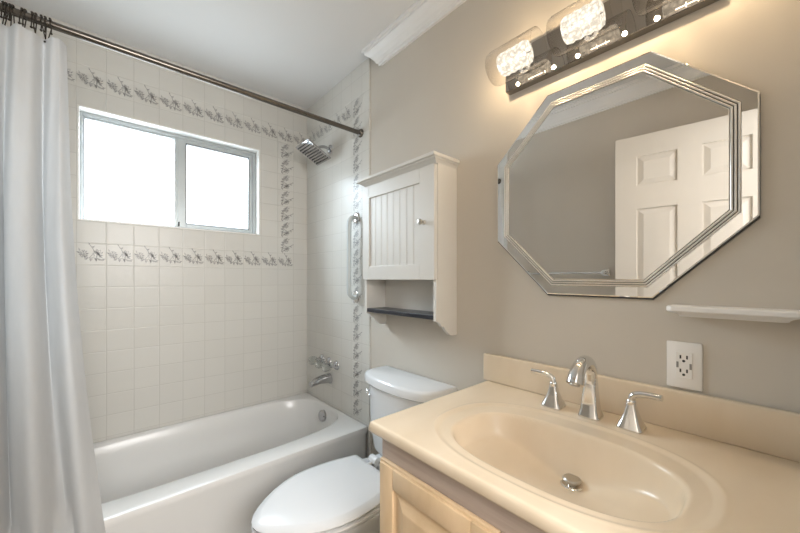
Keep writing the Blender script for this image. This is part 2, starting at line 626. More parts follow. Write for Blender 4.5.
rect_frame(bm, fx0, fx1, fz0, fz1, FY, FY + 0.05, 0.011, 0.018, 0.012, 0.020)
rect_frame(bm, fx0 + 0.006, fx1 - 0.01, fz0, fz1, FY + 0.008, FY + 0.05, 0.011, 0.018, 0.014, 0.030)
obj('window_frame', bm, alu, win)
bm = BM()
box(bm, -0.812, -0.796, FY + 0.004, FY + 0.045, fz0 + 0.01, fz1 - 0.018, 0.002)
obj('mullion', bm, alu, win)
bm = BM()
rect_frame(bm, -0.800, -0.372, fz0 + 0.010, fz1 - 0.020, FY + 0.002, FY + 0.022, 0.045, 0.022, 0.022, 0.022)
sash = obj('sash', bm, alu, win)
bm = BM()
rect_frame(bm, -0.756, -0.393, fz0 + 0.031, fz1 - 0.041, FY + 0.001, FY + 0.020, 0.004, 0.004, 0.004, 0.004, 0)
obj('gasket', bm, dark_m, sash)
bm = BM(); box(bm, -0.756, -0.393, FY + 0.012, FY + 0.015, fz0 + 0.030, fz1 - 0.040); obj('pane', bm, pane_m, sash)
bm = BM(); box(bm, fx0 + 0.012, -0.812, FY + 0.030, FY + 0.034, fz0 + 0.012, fz1 - 0.028); obj('pane', bm, pane_m, win)
bm = BM(); box(bm, -0.796, -0.788, FY - 0.008, FY + 0.003, fz0 + 0.014, fz0 + 0.04, 0.002); obj('latch', bm, dark_m, win)

# --- open door leaf, standing open against the left side
door = bpy.data.objects.new('door_1', None)
COL.objects.link(door)
door['kind'] = 'structure'
door.location = (-1.318, -0.018, 0.012)
dang = math.atan2(-1.230 + 1.318, 0.658 + 0.018)
door.rotation_euler = (0, 0, -dang)
DW, DH, DTK = 0.682, 2.018, 0.035
bm = BM()
st, mid = 0.105, 0.10
pw = (DW - 2 * st - mid) / 2
# local frame: y along the leaf, +x face looks into the room (x = 0), thickness to -x
box(bm, -DTK + 0.008, -0.008, 0, DW, 0, DH)
rows = [(0.20, 0.86), (1.00, 1.59), (1.725, 1.897)]
for fx0_, fx1_ in ((-0.008, 0.0), (-DTK, -DTK + 0.008)):
    box(bm, fx0_, fx1_, 0, st, 0, DH)
    box(bm, fx0_, fx1_, DW - st, DW, 0, DH)
    box(bm, fx0_, fx1_, st + pw, st + pw + mid, 0, DH)
    zz = [0] + [q for r in rows for q in r] + [DH]
    for c0 in (st, st + pw + mid):
        for i in range(0, len(zz), 2):
            box(bm, fx0_, fx1_, c0, c0 + pw, zz[i], zz[i + 1])
obj('slab', bm, door_m, None)
slab = bpy.data.objects['slab']
slab.parent = door
for c0 in (st, st + pw + mid):
    for z0, z1 in rows:
        bm = BM()
        for sgn, xa in ((1, -0.008), (-1, -DTK + 0.008)):
            r0 = [(xa, c0 + 0.006, z0 + 0.006), (xa, c0 + pw - 0.006, z0 + 0.006), (xa, c0 + pw - 0.006, z1 - 0.006), (xa, c0 + 0.006, z1 - 0.006)]
            q = 0.034
            xb = xa + sgn * 0.006
            r1 = [(xb, c0 + q, z0 + q), (xb, c0 + pw - q, z0 + q), (xb, c0 + pw - q, z1 - q), (xb, c0 + q, z1 - q)]
            loft(bm, [r0, r1])
        p = obj('raised_panel', bm, door_m)
        p.parent = door
bm = BM()
lathe(bm, [(0.027, 0), (0.027, 0.005), (0.012, 0.008), (0.012, 0.03), (0.024, 0.038), (0.028, 0.050), (0.022, 0.062), (0.005, 0.066)], (-DTK, DW - 0.065, 0.93), (-1, 0, 0))
k = obj('door_knob', bm, chrome, smooth=40)
k.parent = door

# ------------------------------------------------------------------ bathtub
tub = thing('bathtub', 'white built-in bathtub with flat apron under the tiled window wall', 'bathtub', (-0.73, 1.91, 0))
NT = 128
CX, CY = -0.72, 1.948


def sup(cx, cy, a, b_, n, t):
    c, s = cos(t), sin(t)
    return cx + a * (abs(c) ** (2 / n)) * (1 if c >= 0 else -1), cy + b_ * (abs(s) ** (2 / n)) * (1 if s >= 0 else -1)


tx0, tx1, ty0, ty1, zr = XL + 0.010, -0.0085, 1.524, YB - 0.002, 0.366


def rect_ring(ins, z, q=0.012):
    x0, x1, y0, y1 = tx0 + ins, tx1 - ins, ty0 + ins, ty1 - ins
    out = []
    for i in range(NT):
        t_ = 2 * pi * (i + 0.5) / NT
        c, s = cos(t_), sin(t_)
        cx, cy = (x0 + x1) / 2, (y0 + y1) / 2
        a, b_ = (x1 - x0) / 2, (y1 - y0) / 2
        # same angular parameter as the superellipse so the quads stay tidy
        n = 60
        out.append((*sup(cx, cy, a, b_, n, t_), z))
    return out


def sup_ring(a, b_, n, z, cx=CX, cy=CY):
    return [(*sup(cx, cy, a, b_, n, 2 * pi * (i + 0.5) / NT), z) for i in range(NT)]


bm = BM()
rings = [rect_ring(0.006, 0.0), rect_ring(0.006, zr - 0.045), rect_ring(0.0, zr - 0.030), rect_ring(0.0, zr - 0.010), rect_ring(0.003, zr - 0.003), rect_ring(0.010, zr),
         sup_ring(0.690, 0.316, 4.2, zr), sup_ring(0.682, 0.307, 4, zr - 0.004), sup_ring(0.676, 0.300, 4, zr - 0.014),
         sup_ring(0.665, 0.288, 4, zr - 0.10), sup_ring(0.645, 0.268, 4, 0.14), sup_ring(0.62, 0.245, 4, 0.085), sup_ring(0.57, 0.20, 4, 0.062), sup_ring(0.3, 0.1, 3, 0.055)]
loft(bm, rings, cap0=False)
obj('tub_shell', bm, enamel, tub, smooth=35)
bm = BM()
lathe(bm, [(0.037, -0.006), (0.037, 0.005), (0.033, 0.008), (0.024, 0.0095), (0.004, 0.010)], (-0.0562, 1.965, 0.302), (-1, -0.25, 0.15), 28)
for dy in (-0.017, 0.017):
    lathe(bm, [(0.004, 0.009), (0.0035, 0.012), (0.001, 0.013)], (-0.0562, 1.965 + dy, 0.302), (-1, -0.25, 0.15), 10)
obj('overflow_plate', bm, tub_chrome, tub, smooth=40)
bm = BM()
lathe(bm, [(0.03, 0), (0.03, 0.003), (0.02, 0.004), (0.003, 0.004)], (-0.22, 1.95, 0.0565), (0, 0, 1), 24)
obj('drain', bm, chrome, tub, smooth=40)

# tub spout and three valve handles
sp = thing('tub_spout', 'chrome tub spout below the three valve handles on the tiled wall', 'tub spout', (-0.008, 1.955, 0.535))
bm = BM()
lathe(bm, [(0.030, 0), (0.030, 0.006), (0.024, 0.010)], (-0.0085, 1.955, 0.535), (-1, 0, 0), 24)
obj('flange', bm, tub_chrome, sp, smooth=40)
bm = BM()
rr = []
for i in range(13):
    s_ = i / 12
    x = -0.012 - 0.135 * s_
    top = 0.574 - 0.008 * s_ - 0.026 * s_ ** 3
    bot = 0.512 + 0.012 * s_ - 0.014 * max(0, s_ - 0.55) * 2
    hw = 0.031 - 0.006 * s_
    zc, hh = (top + bot) / 2, (top - bot) / 2
    rr.append([(x, 1.955 + hw * sup(0, 0, 1, 1, 2.6, 2 * pi * k_ / 20)[0], zc + hh * sup(0, 0, 1, 1, 2.6, 2 * pi * k_ / 20)[1]) for k_ in range(20)])
loft(bm, rr)
obj('spout', bm, tub_chrome, sp, smooth=45)

for i, (y, z, lab) in enumerate(((2.062, 0.648, 'clear knobbed tub valve handle nearest the window wall'),
                                 (1.968, 0.644, 'clear knobbed tub valve handle, middle one of three, above the spout'),
                                 (1.874, 0.640, 'clear knobbed tub valve handle nearest the patterned tile column'))):
    hd = thing('valve_handle', lab, 'faucet handle', (-0.008, y, z), 'valve handles over the tub spout')
    bm = BM()
    lathe(bm, [(0.031, 0), (0.030, 0.004), (0.022, 0.012), (0.013, 0.018), (0.010, 0.045)], (-0.0085, y, z), (-1, 0, 0), 24)
    obj('escutcheon', bm, tub_chrome, hd, smooth=40)
    bm = BM()
    rg = []
    for r, h in ((0.014, 0.042), (0.024, 0.050), (0.027, 0.060), (0.027, 0.085), (0.021, 0.094), (0.008, 0.096)):
        rg.append([(-0.008 - h, y + r * (1 + 0.10 * cos(6 * 2 * pi * k_ / 36)) * cos(2 * pi * k_ / 36), z + r * (1 + 0.10 * cos(6 * 2 * pi * k_ / 36)) * sin(2 * pi * k_ / 36)) for k_ in range(36)])
    loft(bm, rg)
    obj('knob', bm, acrylic, hd, smooth=30)
    bm = BM()
    lathe(bm, [(0.007, 0), (0.007, 0.002), (0.002, 0.003)], (-0.1045, y, z), (-1, 0, 0), 16)
    obj('knob_cap', bm, chrome, hd, smooth=30)

# ------------------------------------------------------------------ shower head
SY, SZ = 1.955, 2.045
sh = thing('rain_shower', 'square chrome rain shower head on a short curved arm, tiled wall', 'shower head', (-0.008, SY, SZ))
bm = BM()
lathe(bm, [(0.030, 0), (0.029, 0.004), (0.020, 0.011), (0.011, 0.014)], (-0.0085, SY, SZ), (-1, 0, 0), 24)
obj('flange', bm, tub_chrome, sh, smooth=40)
bm = BM()
tube(bm, catmull([(-0.01, SY, SZ), (-0.05, SY, SZ + 0.006), (-0.085, SY, SZ - 0.004), (-0.112, SY, SZ - 0.026)], 6), 0.0095, 14)
obj('arm', bm, tub_chrome, sh, smooth=50)
hx, hz, tilt = -0.128, SZ - 0.048, radians(27)
M = Matrix.Translation((hx, SY, hz)) @ Matrix.Rotation(tilt, 4, 'Y')
bm = BM()
lathe(bm, [(0.012, 0.030), (0.017, 0.024), (0.017, 0.014), (0.022, 0.006), (0.024, 0.0)], (0, 0, 0), (0, 0, 1), 20)
box(bm, -0.088, 0.088, -0.088, 0.088, -0.009, 0.0, 0.003)
bmesh.ops.transform(bm, matrix=M, verts=bm.verts[:])
obj('head_plate', bm, tub_chrome, sh, smooth=35)
bm = BM()
for i in range(9):
    for j in range(9):
        lathe(bm, [(0.0048, 0), (0.0042, -0.003), (0.003, -0.0035)], (-0.072 + i * 0.018, -0.072 + j * 0.018, -0.0088), (0, 0, 1), 8)
bmesh.ops.transform(bm, matrix=M, verts=bm.verts[:])
nz = obj('nozzles', bm, dark_m, sh, smooth=40)

# ------------------------------------------------------------------ curtain rod, hooks and curtain
RY, RZ = 1.600, 2.035
rod = thing('curtain_rod', 'brushed metal shower curtain rod spanning the tub below the ceiling', 'curtain rod', (-0.73, RY, RZ))
bm = BM()
tube(bm, [(XL + 0.009, RY, RZ), (-0.75, RY, RZ), (-0.009, RY, RZ)], 0.0125, 20)
obj('rod_tube', bm, rod_m, rod, smooth=50)
for x, d in ((-0.0085, -1), (XL + 0.0085, 1)):
    bm = BM()
    lathe(bm, [(0.024, 0), (0.024, 0.005), (0.019, 0.014), (0.0135, 0.018)], (x, RY, RZ), (d, 0, 0), 24)
    obj('rod_flange', bm, rod_m, rod, smooth=40)

CT = RZ - 0.050     # top hem of the curtain


def curtain_pt(u, v):
    """u 0..1 from the left wall to the free edge, v 0..1 top to bottom"""
    z = CT - v * (CT - 0.13)
    flare = max(0.0, v - 0.25)
    xr = -1.218 + 0.012 * v + 0.16 * flare ** 1.6
    xl = XL + 0.020
    x = xl + (xr - xl) * u
    ph = 2 * pi * (3.1 * u + 0.12 * sin(5 * u) + 0.05 * v)
    amp = (0.018 + 0.026 * min(1, v * 3)) * (1 - 0.45 * u * v)
    y = RY - 0.012 - 0.075 * v ** 0.8 + amp * sin(ph) + 0.006 * sin(2.3 * ph + 5 * v)
    x += 0.010 * cos(ph) * min(1, v * 3)
    # keep the cloth outside the tub apron
    if z < 0.42:
        y = min(y, 1.519 - 0.0)
    # stiff free hem
    if u > 0.93:
        y += 0.03 * (u - 0.93) / 0.07 * (1 - v)
    return Vector((x, y, z))


bm = BM()
NU, NV = 150, 60
G = [[bm.verts.new(curtain_pt(i / NU, j / NV)) for i in range(NU + 1)] for j in range(NV + 1)]
for j in range(NV):
    for i in range(NU):
        bm.faces.new((G[j][i], G[j][i + 1], G[j + 1][i + 1], G[j + 1][i]))
cur = obj('shower_curtain', bm, cloth, smooth=80)
tag(cur, 'white fabric shower curtain gathered in folds at the left of the tub', 'shower curtain')

hook_x = [-1.357, -1.351, -1.343, -1.337, -1.318, -1.311, -1.296, -1.288, -1.276, -1.267, -1.256]
ordn = ['leftmost', 'second from the left', 'third from the left', 'fourth from the left', 'fifth from the left', 'middle one of eleven', 'fifth from the right', 'fourth from the right', 'third from the right', 'second from the right', 'rightmost']
for i, x in enumerate(hook_x):
    hk = thing('curtain_hook', f'dark metal curtain hook over the rod, {ordn[i]} in its row', 'curtain hook', (x, RY, RZ), 'curtain hooks on the rod')
    j1, j2 = random.uniform(-0.004, 0.004), random.uniform(-0.008, 0.008)
    bm = BM()
    R_ = 0.0165
    arc = [(x + j1 * 0.3, RY + R_ * cos(a), RZ + R_ * sin(a)) for a in [radians(205 - 230 * q / 14) for q in range(15)]]
    fr = [(x + j1, RY - R_ - 0.004, RZ - 0.040), (x + j1, RY - R_ - 0.001, RZ - 0.020)] + arc
    bk = [(x + j2, RY + R_ + 0.003, RZ - 0.045), (x + j2, RY + R_ + 0.001, RZ - 0.056), (x + j2, RY + R_ - 0.006, RZ - 0.058)]
    tube(bm, catmull(fr + bk, 4), 0.0016, 8)
    obj('hook_wire', bm, bronze, hk, smooth=60)
    for px, py, pz in [fr[0], (x + j2, RY + R_ - 0.007, RZ - 0.058)] + [(x, RY + R_ * cos(a), RZ + R_ * sin(a)) for a in (radians(55), radians(90), radians(125))]:
        bm = BM()
        bmesh.ops.create_uvsphere(bm, u_segments=10, v_segments=8, radius=0.0037, matrix=Matrix.Translation((px, py, pz)))
        obj('bead', bm, bronze, hk, smooth=60)

# ------------------------------------------------------------------ grab bar
gb = thing('grab_bar', 'white vertical grab bar with chrome end plates on patterned tile column', 'grab bar', (-0.008, 1.650, 1.32))
bm = BM()
g0, g1, gx = 1.085, 1.553, -0.058
tube(bm, catmull([(-0.012, 1.65, g0), (-0.030, 1.65, g0), (-0.050, 1.65, g0 + 0.016), (gx, 1.65, g0 + 0.046), (gx, 1.65, g0 + 0.15), (gx, 1.65, g1 - 0.15), (gx, 1.65, g1 - 0.046), (-0.050, 1.65, g1 - 0.016), (-0.030, 1.65, g1), (-0.012, 1.65, g1)], 6), 0.0135, 16)
obj('bar', bm, grabm, gb, smooth=60)
for z in (g0, g1):
    bm = BM()
    lathe(bm, [(0.033, 0), (0.033, 0.003), (0.026, 0.006), (0.0145, 0.008)], (-0.0085, 1.65, z), (-1, 0, 0), 24)
    for q in range(3):
        a = 2 * pi * q / 3 + 0.5
        lathe(bm, [(0.004, 0.005), (0.004, 0.008), (0.001, 0.009)], (-0.0085, 1.65 + 0.024 * cos(a), z + 0.024 * sin(a)), (-1, 0, 0), 10)
    obj('end_plate', bm, chrome, gb, smooth=40)

# ------------------------------------------------------------------ wall cabinet
wc = thing('wall_cabinet', 'white wall cabinet with beadboard door and open shelf over the toilet', 'wall cabinet', (-0.07, 1.148, 0.955))
CY0, CY1, CXF = 0.904, 1.392, -0.120


def side_poly():
    p = [(-0.001, 1.655), (CXF, 1.655), (CXF, 1.19), (-0.130, 1.185), (-0.130, 1.022)]
    for q in range(9):
        a = q / 8
        p.append((-0.118 + 0.062 * a, 1.018 - 0.050 * (0.5 - 0.5 * cos(pi * a)) - 0.010 * sin(pi * a) * (1 if a < 0.5 else -1) * 0.6))
    p += [(-0.045, 0.958), (-0.030, 0.955), (-0.001, 0.955)]
    return p


for y0, y1, nm in ((CY0, CY0 + 0.015, 'side_panel'), (CY1 - 0.015, CY1, 'side_panel')):
    bm = BM()
    P = side_poly()
    loft(bm, [[(x, y0, z) for x, z in P], [(x, y1, z) for x, z in P]])
    obj(nm, bm, cab_m, wc)
bm = BM()
box(bm, -0.008, -0.001, CY0 + 0.015, CY1 - 0.015, 1.03, 1.655)
obj('back_panel', bm, cab_m, wc)
bm = BM()
box(bm, CXF, -0.008, CY0 + 0.015, CY1 - 0.015, 1.190, 1.203)
obj('cabinet_floor', bm, cab_m, wc)
bm = BM()
box(bm, -0.128, -0.008, CY0 + 0.0155, CY1 - 0.0155, 1.026, 1.044, 0.001)
tag_ = obj('dark_shelf', bm, dark_shelf, wc)
tag_['label'] = 'dark open shelf board'
# crown: cove below a square edged top slab
bm = BM()
prof = [(0.0, 1.655), (0.128, 1.655), (0.132, 1.660), (0.140, 1.667), (0.150, 1.672), (0.152, 1.676), (0.160, 1.677), (0.162, 1.679), (0.162, 1.689), (0.160, 1.691), (0.0, 1.691)]
rings = []
for d, z in prof[1:-1]:
    o_ = d - 0.128
    rings.append([(-0.001, CY0 - o_ * 0.45, z), (-0.001, CY1 + o_ * 0.95, z), (-d, CY1 + o_ * 0.95, z), (-d, CY0 - o_ * 0.45, z)])
loft(bm, rings)
obj('crown', bm, cab_m, wc)
# door: frame with beadboard infill
cd0, cd1, cz0, cz1 = 0.9055, 1.396, 1.188, 1.651
bm = BM()
fl, fr_, fb, ft = 0.090, 0.052, 0.066, 0.060    # right stile (low y), left stile, rails
yi0, yi1, zi0, zi1 = cd0 + fl - 0.006, cd1 - fr_, cz0 + fb, cz1 - ft
XD0, XD1 = -0.140, -0.121
box(bm, XD0, XD1, cd0, yi0, cz0, cz1, 0.0012)
box(bm, XD0, XD1, yi1, cd1, cz0, cz1, 0.0012)
box(bm, XD0, XD1, yi0, yi1, cz0, zi0, 0.0012)
box(bm, XD0, XD1, yi0, yi1, zi1, cz1, 0.0012)
cdoor = obj('door', bm, cab_m, wc)
bm = BM()
nb = 8
bw = (yi1 - yi0) / nb
for q in range(nb):
    ya = yi0 + q * bw
    sec = [(ya, -0.1225), (ya, -0.1300), (ya + 0.0012, -0.1325), (ya + bw - 0.0075, -0.1325), (ya + bw - 0.0068, -0.1308), (ya + bw - 0.0061, -0.1325), (ya + bw - 0.0020, -0.1325), (ya + bw, -0.1300), (ya + bw, -0.1225)]
    loft(bm, [[(x, y, zi0) for y, x in sec], [(x, y, zi1) for y, x in sec]])
obj('beadboard', bm, cab_m, cdoor)
bm = BM()
lathe(bm, [(0.010, 0), (0.009, 0.003), (0.005, 0.006), (0.005, 0.014), (0.011, 0.019), (0.0125, 0.024), (0.010, 0.029), (0.003, 0.031)], (XD0, 0.962, 1.423), (-1, 0, 0), 20)
obj('knob', bm, nickel, cdoor, smooth=40)

# ------------------------------------------------------------------ toilet
TY = 1.148
TYT = 1.135
to = thing('toilet', 'white two-piece toilet with closed lid between tub and vanity', 'toilet', (-0.40, TY, 0))


def dring(n, xb, xf, hw, z, bulge, corner=0.035):
    """tank outline: straight back at xb, bowed front at xf with bulge"""
    pts = []
    for i in range(n):
        t_ = i / (n - 1)
        y = TYT - hw + 2 * hw * t_
        q = abs(2 * t_ - 1)
        pts.append((xf - bulge * (1 - q ** 2.3) + (corner * max(0, (q - 0.80) / 0.20) ** 2.5), y, z))
    pts += [(xb, TYT + hw, z), (xb, TYT - hw, z)]
    return pts


bm = BM()
rings = [dring(25, -0.03, -0.120, 0.165, 0.375, 0.035), dring(25, -0.02, -0.135, 0.185, 0.385, 0.04), dring(25, -0.012, -0.142, 0.205, 0.50, 0.045), dring(25, -0.012, -0.145, 0.212, 0.695, 0.048)]
loft(bm, rings)
obj('tank', bm, china, to, smooth=40)
bm = BM()
rings = [dring(25, -0.008, -0.152, 0.229, 0.694, 0.048), dring(25, -0.006, -0.158, 0.236, 0.700, 0.048), dring(25, -0.006, -0.158, 0.236, 0.728, 0.048), dring(25, -0.010, -0.153, 0.232, 0.737, 0.048), dring(25, -0.018, -0.144, 0.223, 0.740, 0.048)]
loft(bm, rings)
obj('tank_lid', bm, china, to, smooth=45)
bm = BM()
lathe(bm, [(0.013, 0), (0.013, 0.006), (0.008, 0.010), (0.008, 0.016)], (-0.150, 1.318, 0.655), (-1, 0.35, 0), 16)
tube(bm, catmull([(-0.166, 1.322, 0.655), (-0.172, 1.312, 0.650), (-0.184, 1.275, 0.640)], 5), [0.006] * 8 + [0.007] * 3, 10)
obj('flush_lever', bm, chrome, to, smooth=40)
# lid outline measured from its back edge to the tip: (distance from wall, half width)
OUT = [(0.243, 0.150), (0.252, 0.156), (0.29, 0.166), (0.33, 0.176), (0.38, 0.186), (0.43, 0.191), (0.48, 0.192), (0.53, 0.187), (0.58, 0.172), (0.63, 0.147), (0.67, 0.120), (0.71, 0.085), (0.735, 0.055), (0.75, 0.025)]


def lid_ring(z, grow=0.0, back=None, dz=0.0):
    one = []
    for d, hw in OUT:
        k_ = 1 + grow / 0.19
        dd = 0.49 + (d - 0.49) * (1 + grow / 0.26)
        if back is not None:
            dd = max(dd, back)
        one.append((-dd, hw * k_, z + dz * ((d - 0.24) / 0.51) ** 2))
    tip = 0.49 + (0.755 - 0.49) * (1 + grow / 0.26)
    return [(x, TY + h_, z_) for x, h_, z_ in one] + [(-tip, TY, z + dz)] + [(x, TY - h_, z_) for x, h_, z_ in reversed(one)]


bm = BM()
loft(bm, [lid_ring(0.364, -0.004), lid_ring(0.367, 0.0), lid_ring(0.373, 0.001), lid_ring(0.3765, -0.003), lid_ring(0.3855, -0.024), lid_ring(0.387, -0.030), lid_ring(0.388, -0.12)])
obj('lid', bm, seat_m, to, smooth=50)
bm = BM()
loft(bm, [lid_ring(0.340, -0.004), lid_ring(0.343, 0.0), lid_ring(0.354, 0.001), lid_ring(0.3585, -0.005)])
obj('seat', bm, seat_m, to, smooth=50)
for dy in (-0.050, 0.050):
    bm = BM()
    tube(bm, [(-0.215, TY + dy - 0.024, 0.381), (-0.215, TY + dy + 0.024, 0.381)], 0.018, 18)
    box(bm, -0.228, -0.200, TY + dy - 0.016, TY + dy + 0.016, 0.338, 0.370, 0.003)
    tube(bm, [(-0.220, TY + dy, 0.374), (-0.262, TY + dy, 0.372)], 0.010, 12)
    obj('hinge', bm, seat_m, to, smooth=50)
# bowl and pedestal in one glazed piece
def bowl_ring(z, xb, xf, hw, n=40, p=2.3):
    cx, a = (xb + xf) / 2, (xb - xf) / 2
    return [(*sup(cx, TY, a, hw, p, 2 * pi * i / n), z) for i in range(n)]


bm = BM()
loft(bm, [bowl_ring(0.0, -0.12, -0.56, 0.115, p=3), bowl_ring(0.02, -0.12, -0.565, 0.118, p=3), bowl_ring(0.06, -0.11, -0.55, 0.105, p=2.6), bowl_ring(0.14, -0.10, -0.56, 0.105), bowl_ring(0.20, -0.09, -0.60, 0.125),
          bowl_ring(0.26, -0.08, -0.66, 0.155), bowl_ring(0.305, -0.07, -0.70, 0.175), bowl_ring(0.325, -0.06, -0.732, 0.186), bowl_ring(0.336, -0.06, -0.735, 0.188), bowl_ring(0.339, -0.064, -0.73, 0.183)])
box(bm, -0.215, -0.035, TY - 0.10, TY + 0.10, 0.30, 0.3745, 0.012)
obj('bowl', bm, china, to, smooth=50)

# ------------------------------------------------------------------ vanity cabinet
va = thing('vanity_cabinet', 'light oak vanity cabinet with raised panel doors under the beige sink top', 'vanity', (-0.28, 0.30, 0))
VY0, VY1, VXF = YF + 0.003, 0.712, -0.556
bm = BM()
box(bm, VXF + 0.02, -0.004, VY1 - 0.016, VY1, 0.0, 0.770)
box(bm, VXF + 0.02, -0.004, VY0, VY0 + 0.016, 0.0, 0.770)
box(bm, VXF + 0.02, -0.004, VY0 + 0.016, VY1 - 0.016, 0.09, 0.106)
box(bm, VXF + 0.075, VXF + 0.09, VY0 + 0.016, VY1 - 0.016, 0.0, 0.09)
obj('carcass', bm, oak, va)
bm = BM()
box(bm, VXF, VXF + 0.02, VY0, VY1, 0.695, 0.7705, 0.001)
box(bm, VXF, VXF + 0.02, VY0, VY1, 0.09, 0.125, 0.001)
for y0, y1 in ((VY0, VY0 + 0.03), (VY1 - 0.03, VY1), (0.325, 0.369)):
    box(bm, VXF, VXF + 0.02, y0, y1, 0.125, 0.690, 0.001)
obj('face_frame', bm, face_m, va)


def panel_door(y0, y1, z0, z1):
    X0, X1 = VXF - 0.019, VXF - 0.001
    s_ = 0.052
    bm = BM()
    box(bm, X0, X1, y0, y0 + s_, z0, z1, 0.003)
    box(bm, X0, X1, y1 - s_, y1, z0, z1, 0.003)
    for z_a, z_b in ((z0, z0 + s_), (z1 - s_, z1)):
        box(bm, X0, X1, y0 + s_, y1 - s_, z_a, z_b, 0.003)
    # lipped outer edge
    for a in ((y0 - 0.006, y1 + 0.006, z1 - 0.004, z1 + 0.006), (y0 - 0.006, y1 + 0.006, z0 - 0.006, z0 + 0.004)):
        box(bm, X0 + 0.006, X1, *a, 0.003)
    for a in ((y0 - 0.006, y0 + 0.004), (y1 - 0.004, y1 + 0.006)):
        box(bm, X0 + 0.006, X1, *a, z0, z1, 0.003)
    d = obj('door', bm, oak, va, smooth=30)
    bm = BM()
    a0, a1, b0, b1 = y0 + s_ - 0.002, y1 - s_ + 0.002, z0 + s_ - 0.002, z1 - s_ + 0.002
    rings = []
    for ins, x in ((0, X1 - 0.003), (0, X0 + 0.006), (0.007, X0 + 0.009), (0.012, X0 + 0.009), (0.040, X0 + 0.001), (0.044, X0 + 0.0005)):
        rings.append([(x, a0 + ins, b0 + ins), (x, a1 - ins, b0 + ins), (x, a1 - ins, b1 - ins), (x, a0 + ins, b1 - ins)])
    loft(bm, rings)
    obj('raised_panel', bm, oak, d)
    return d


panel_door(0.354, 0.700, 0.135, 0.708)
panel_door(VY0 + 0.012, 0.340, 0.135, 0.708)

# ------------------------------------------------------------------ sink top
ZT = 0.803
st_ = thing('vanity_sink', 'glossy beige cultured marble sink top with oval basin and backsplash', 'sink', (-0.29, 0.31, ZT))
SX0, SX1, SY0, SY1 = -0.580, -0.002, YF + 0.002, 0.742
IN = (-0.362, 0.343, 0.145, 0.233, 2.7)
OU = (-0.345, 0.350, 0.198, 0.288, 2.5)
DRX, DRY = -0.262, 0.336


def sval(x, y, P):
    return (abs((x - P[0]) / P[2]) ** P[4] + abs((y - P[1]) / P[3]) ** P[4]) ** (1 / P[4])


def boundary(ang):
    lo, hi = 0.0, 0.5
    for _ in range(30):
        m_ = (lo + hi) / 2
        if sval(DRX + m_ * cos(ang), DRY + m_ * sin(ang), IN) < 1:
            lo = m_
        else:
            hi = m_
    return lo


BT = [boundary(2 * pi * i / 720) for i in range(721)]


def smooth01(t_):
    t_ = max(0.0, min(1.0, t_))
    return t_ * t_ * (3 - 2 * t_)


def top_z(x, y):
    z = ZT
    so = sval(x, y, OU)
    z -= 0.0035 * smooth01((1.0 - so) / 0.06)
    z += 0.0014 * math.exp(-((so - 1.012) / 0.014) ** 2)
    r = hypot(x - DRX, y - DRY)
    a = math.atan2(y - DRY, x - DRX) % (2 * pi)
    f = a / (2 * pi) * 720
    i = int(f)
    R_ = BT[i] + (BT[min(i + 1, 720)] - BT[i]) * (f - i)
    s_ = r / R_
    if s_ < 1.5:
        d_ = r - R_                     # metres outside the rim
        lip = 0.010
        if d_ >= 0:
            dz = 0.006 * max(0.0, 1 - d_ / lip) ** 2
        else:
            e_ = 1e-4
            sv = sval(x, y, IN)
            gr = hypot(sval(x + e_, y, IN) - sv, sval(x, y + e_, IN) - sv) / e_
            wall = 3.2 * (1 - sv) / max(gr, 1.0) + 0.0006
            floor_ = 0.110 * (1 - 0.62 * s_ ** 1.35)
            k_ = 0.022
            h_ = max(0.0, min(1.0, 0.5 + 0.5 * (floor_ - wall) / k_))
            soft = floor_ + (wall - floor_) * h_ - k_ * h_ * (1 - h_)
            dz = 0.006 + max(0.0, soft)
        z -= dz
    # rounded front and left edge
    for d in (x - SX0, SY1 - y):
        rr_ = 0.009
        if d < rr_:
            z -= rr_ - sqrt(max(0, rr_ * rr_ - (rr_ - d) ** 2))
    return z


def graded(a, b_, n, fine0=0.0, fine1=0.0):
    out = [a + (b_ - a) * i / n for i in range(n + 1)]
    ex = []
    if fine0:
        ex += [a + fine0 * q / 6 for q in range(1, 6)]
    if fine1:
        ex += [b_ - fine1 * q / 6 for q in range(1, 6)]
    return sorted(out + ex)


xs = graded(SX0, SX1, 150, 0.014, 0)
ys = graded(SY0, SY1, 220, 0, 0.014)
bm = BM()
G = [[bm.verts.new((x, y, top_z(x, y))) for x in xs] for y in ys]
for j in range(len(ys) - 1):
    for i in range(len(xs) - 1):
        bm.faces.new((G[j][i], G[j][i + 1], G[j + 1][i + 1], G[j + 1][i]))
# edge skirt and the returned underside
loop = [G[0][i] for i in range(len(xs))] + [G[j][-1] for j in range(1, len(ys))] + [G[-1][i] for i in range(len(xs) - 2, -1, -1)] + [G[j][0] for j in range(len(ys) - 2, 0, -1)]
ZB = 0.772


def off(v, d):
    x = min(max(v.co.x, SX0 + d), SX1 - d)
    y = min(max(v.co.y, SY0 + d), SY1 - d)
    return x, y


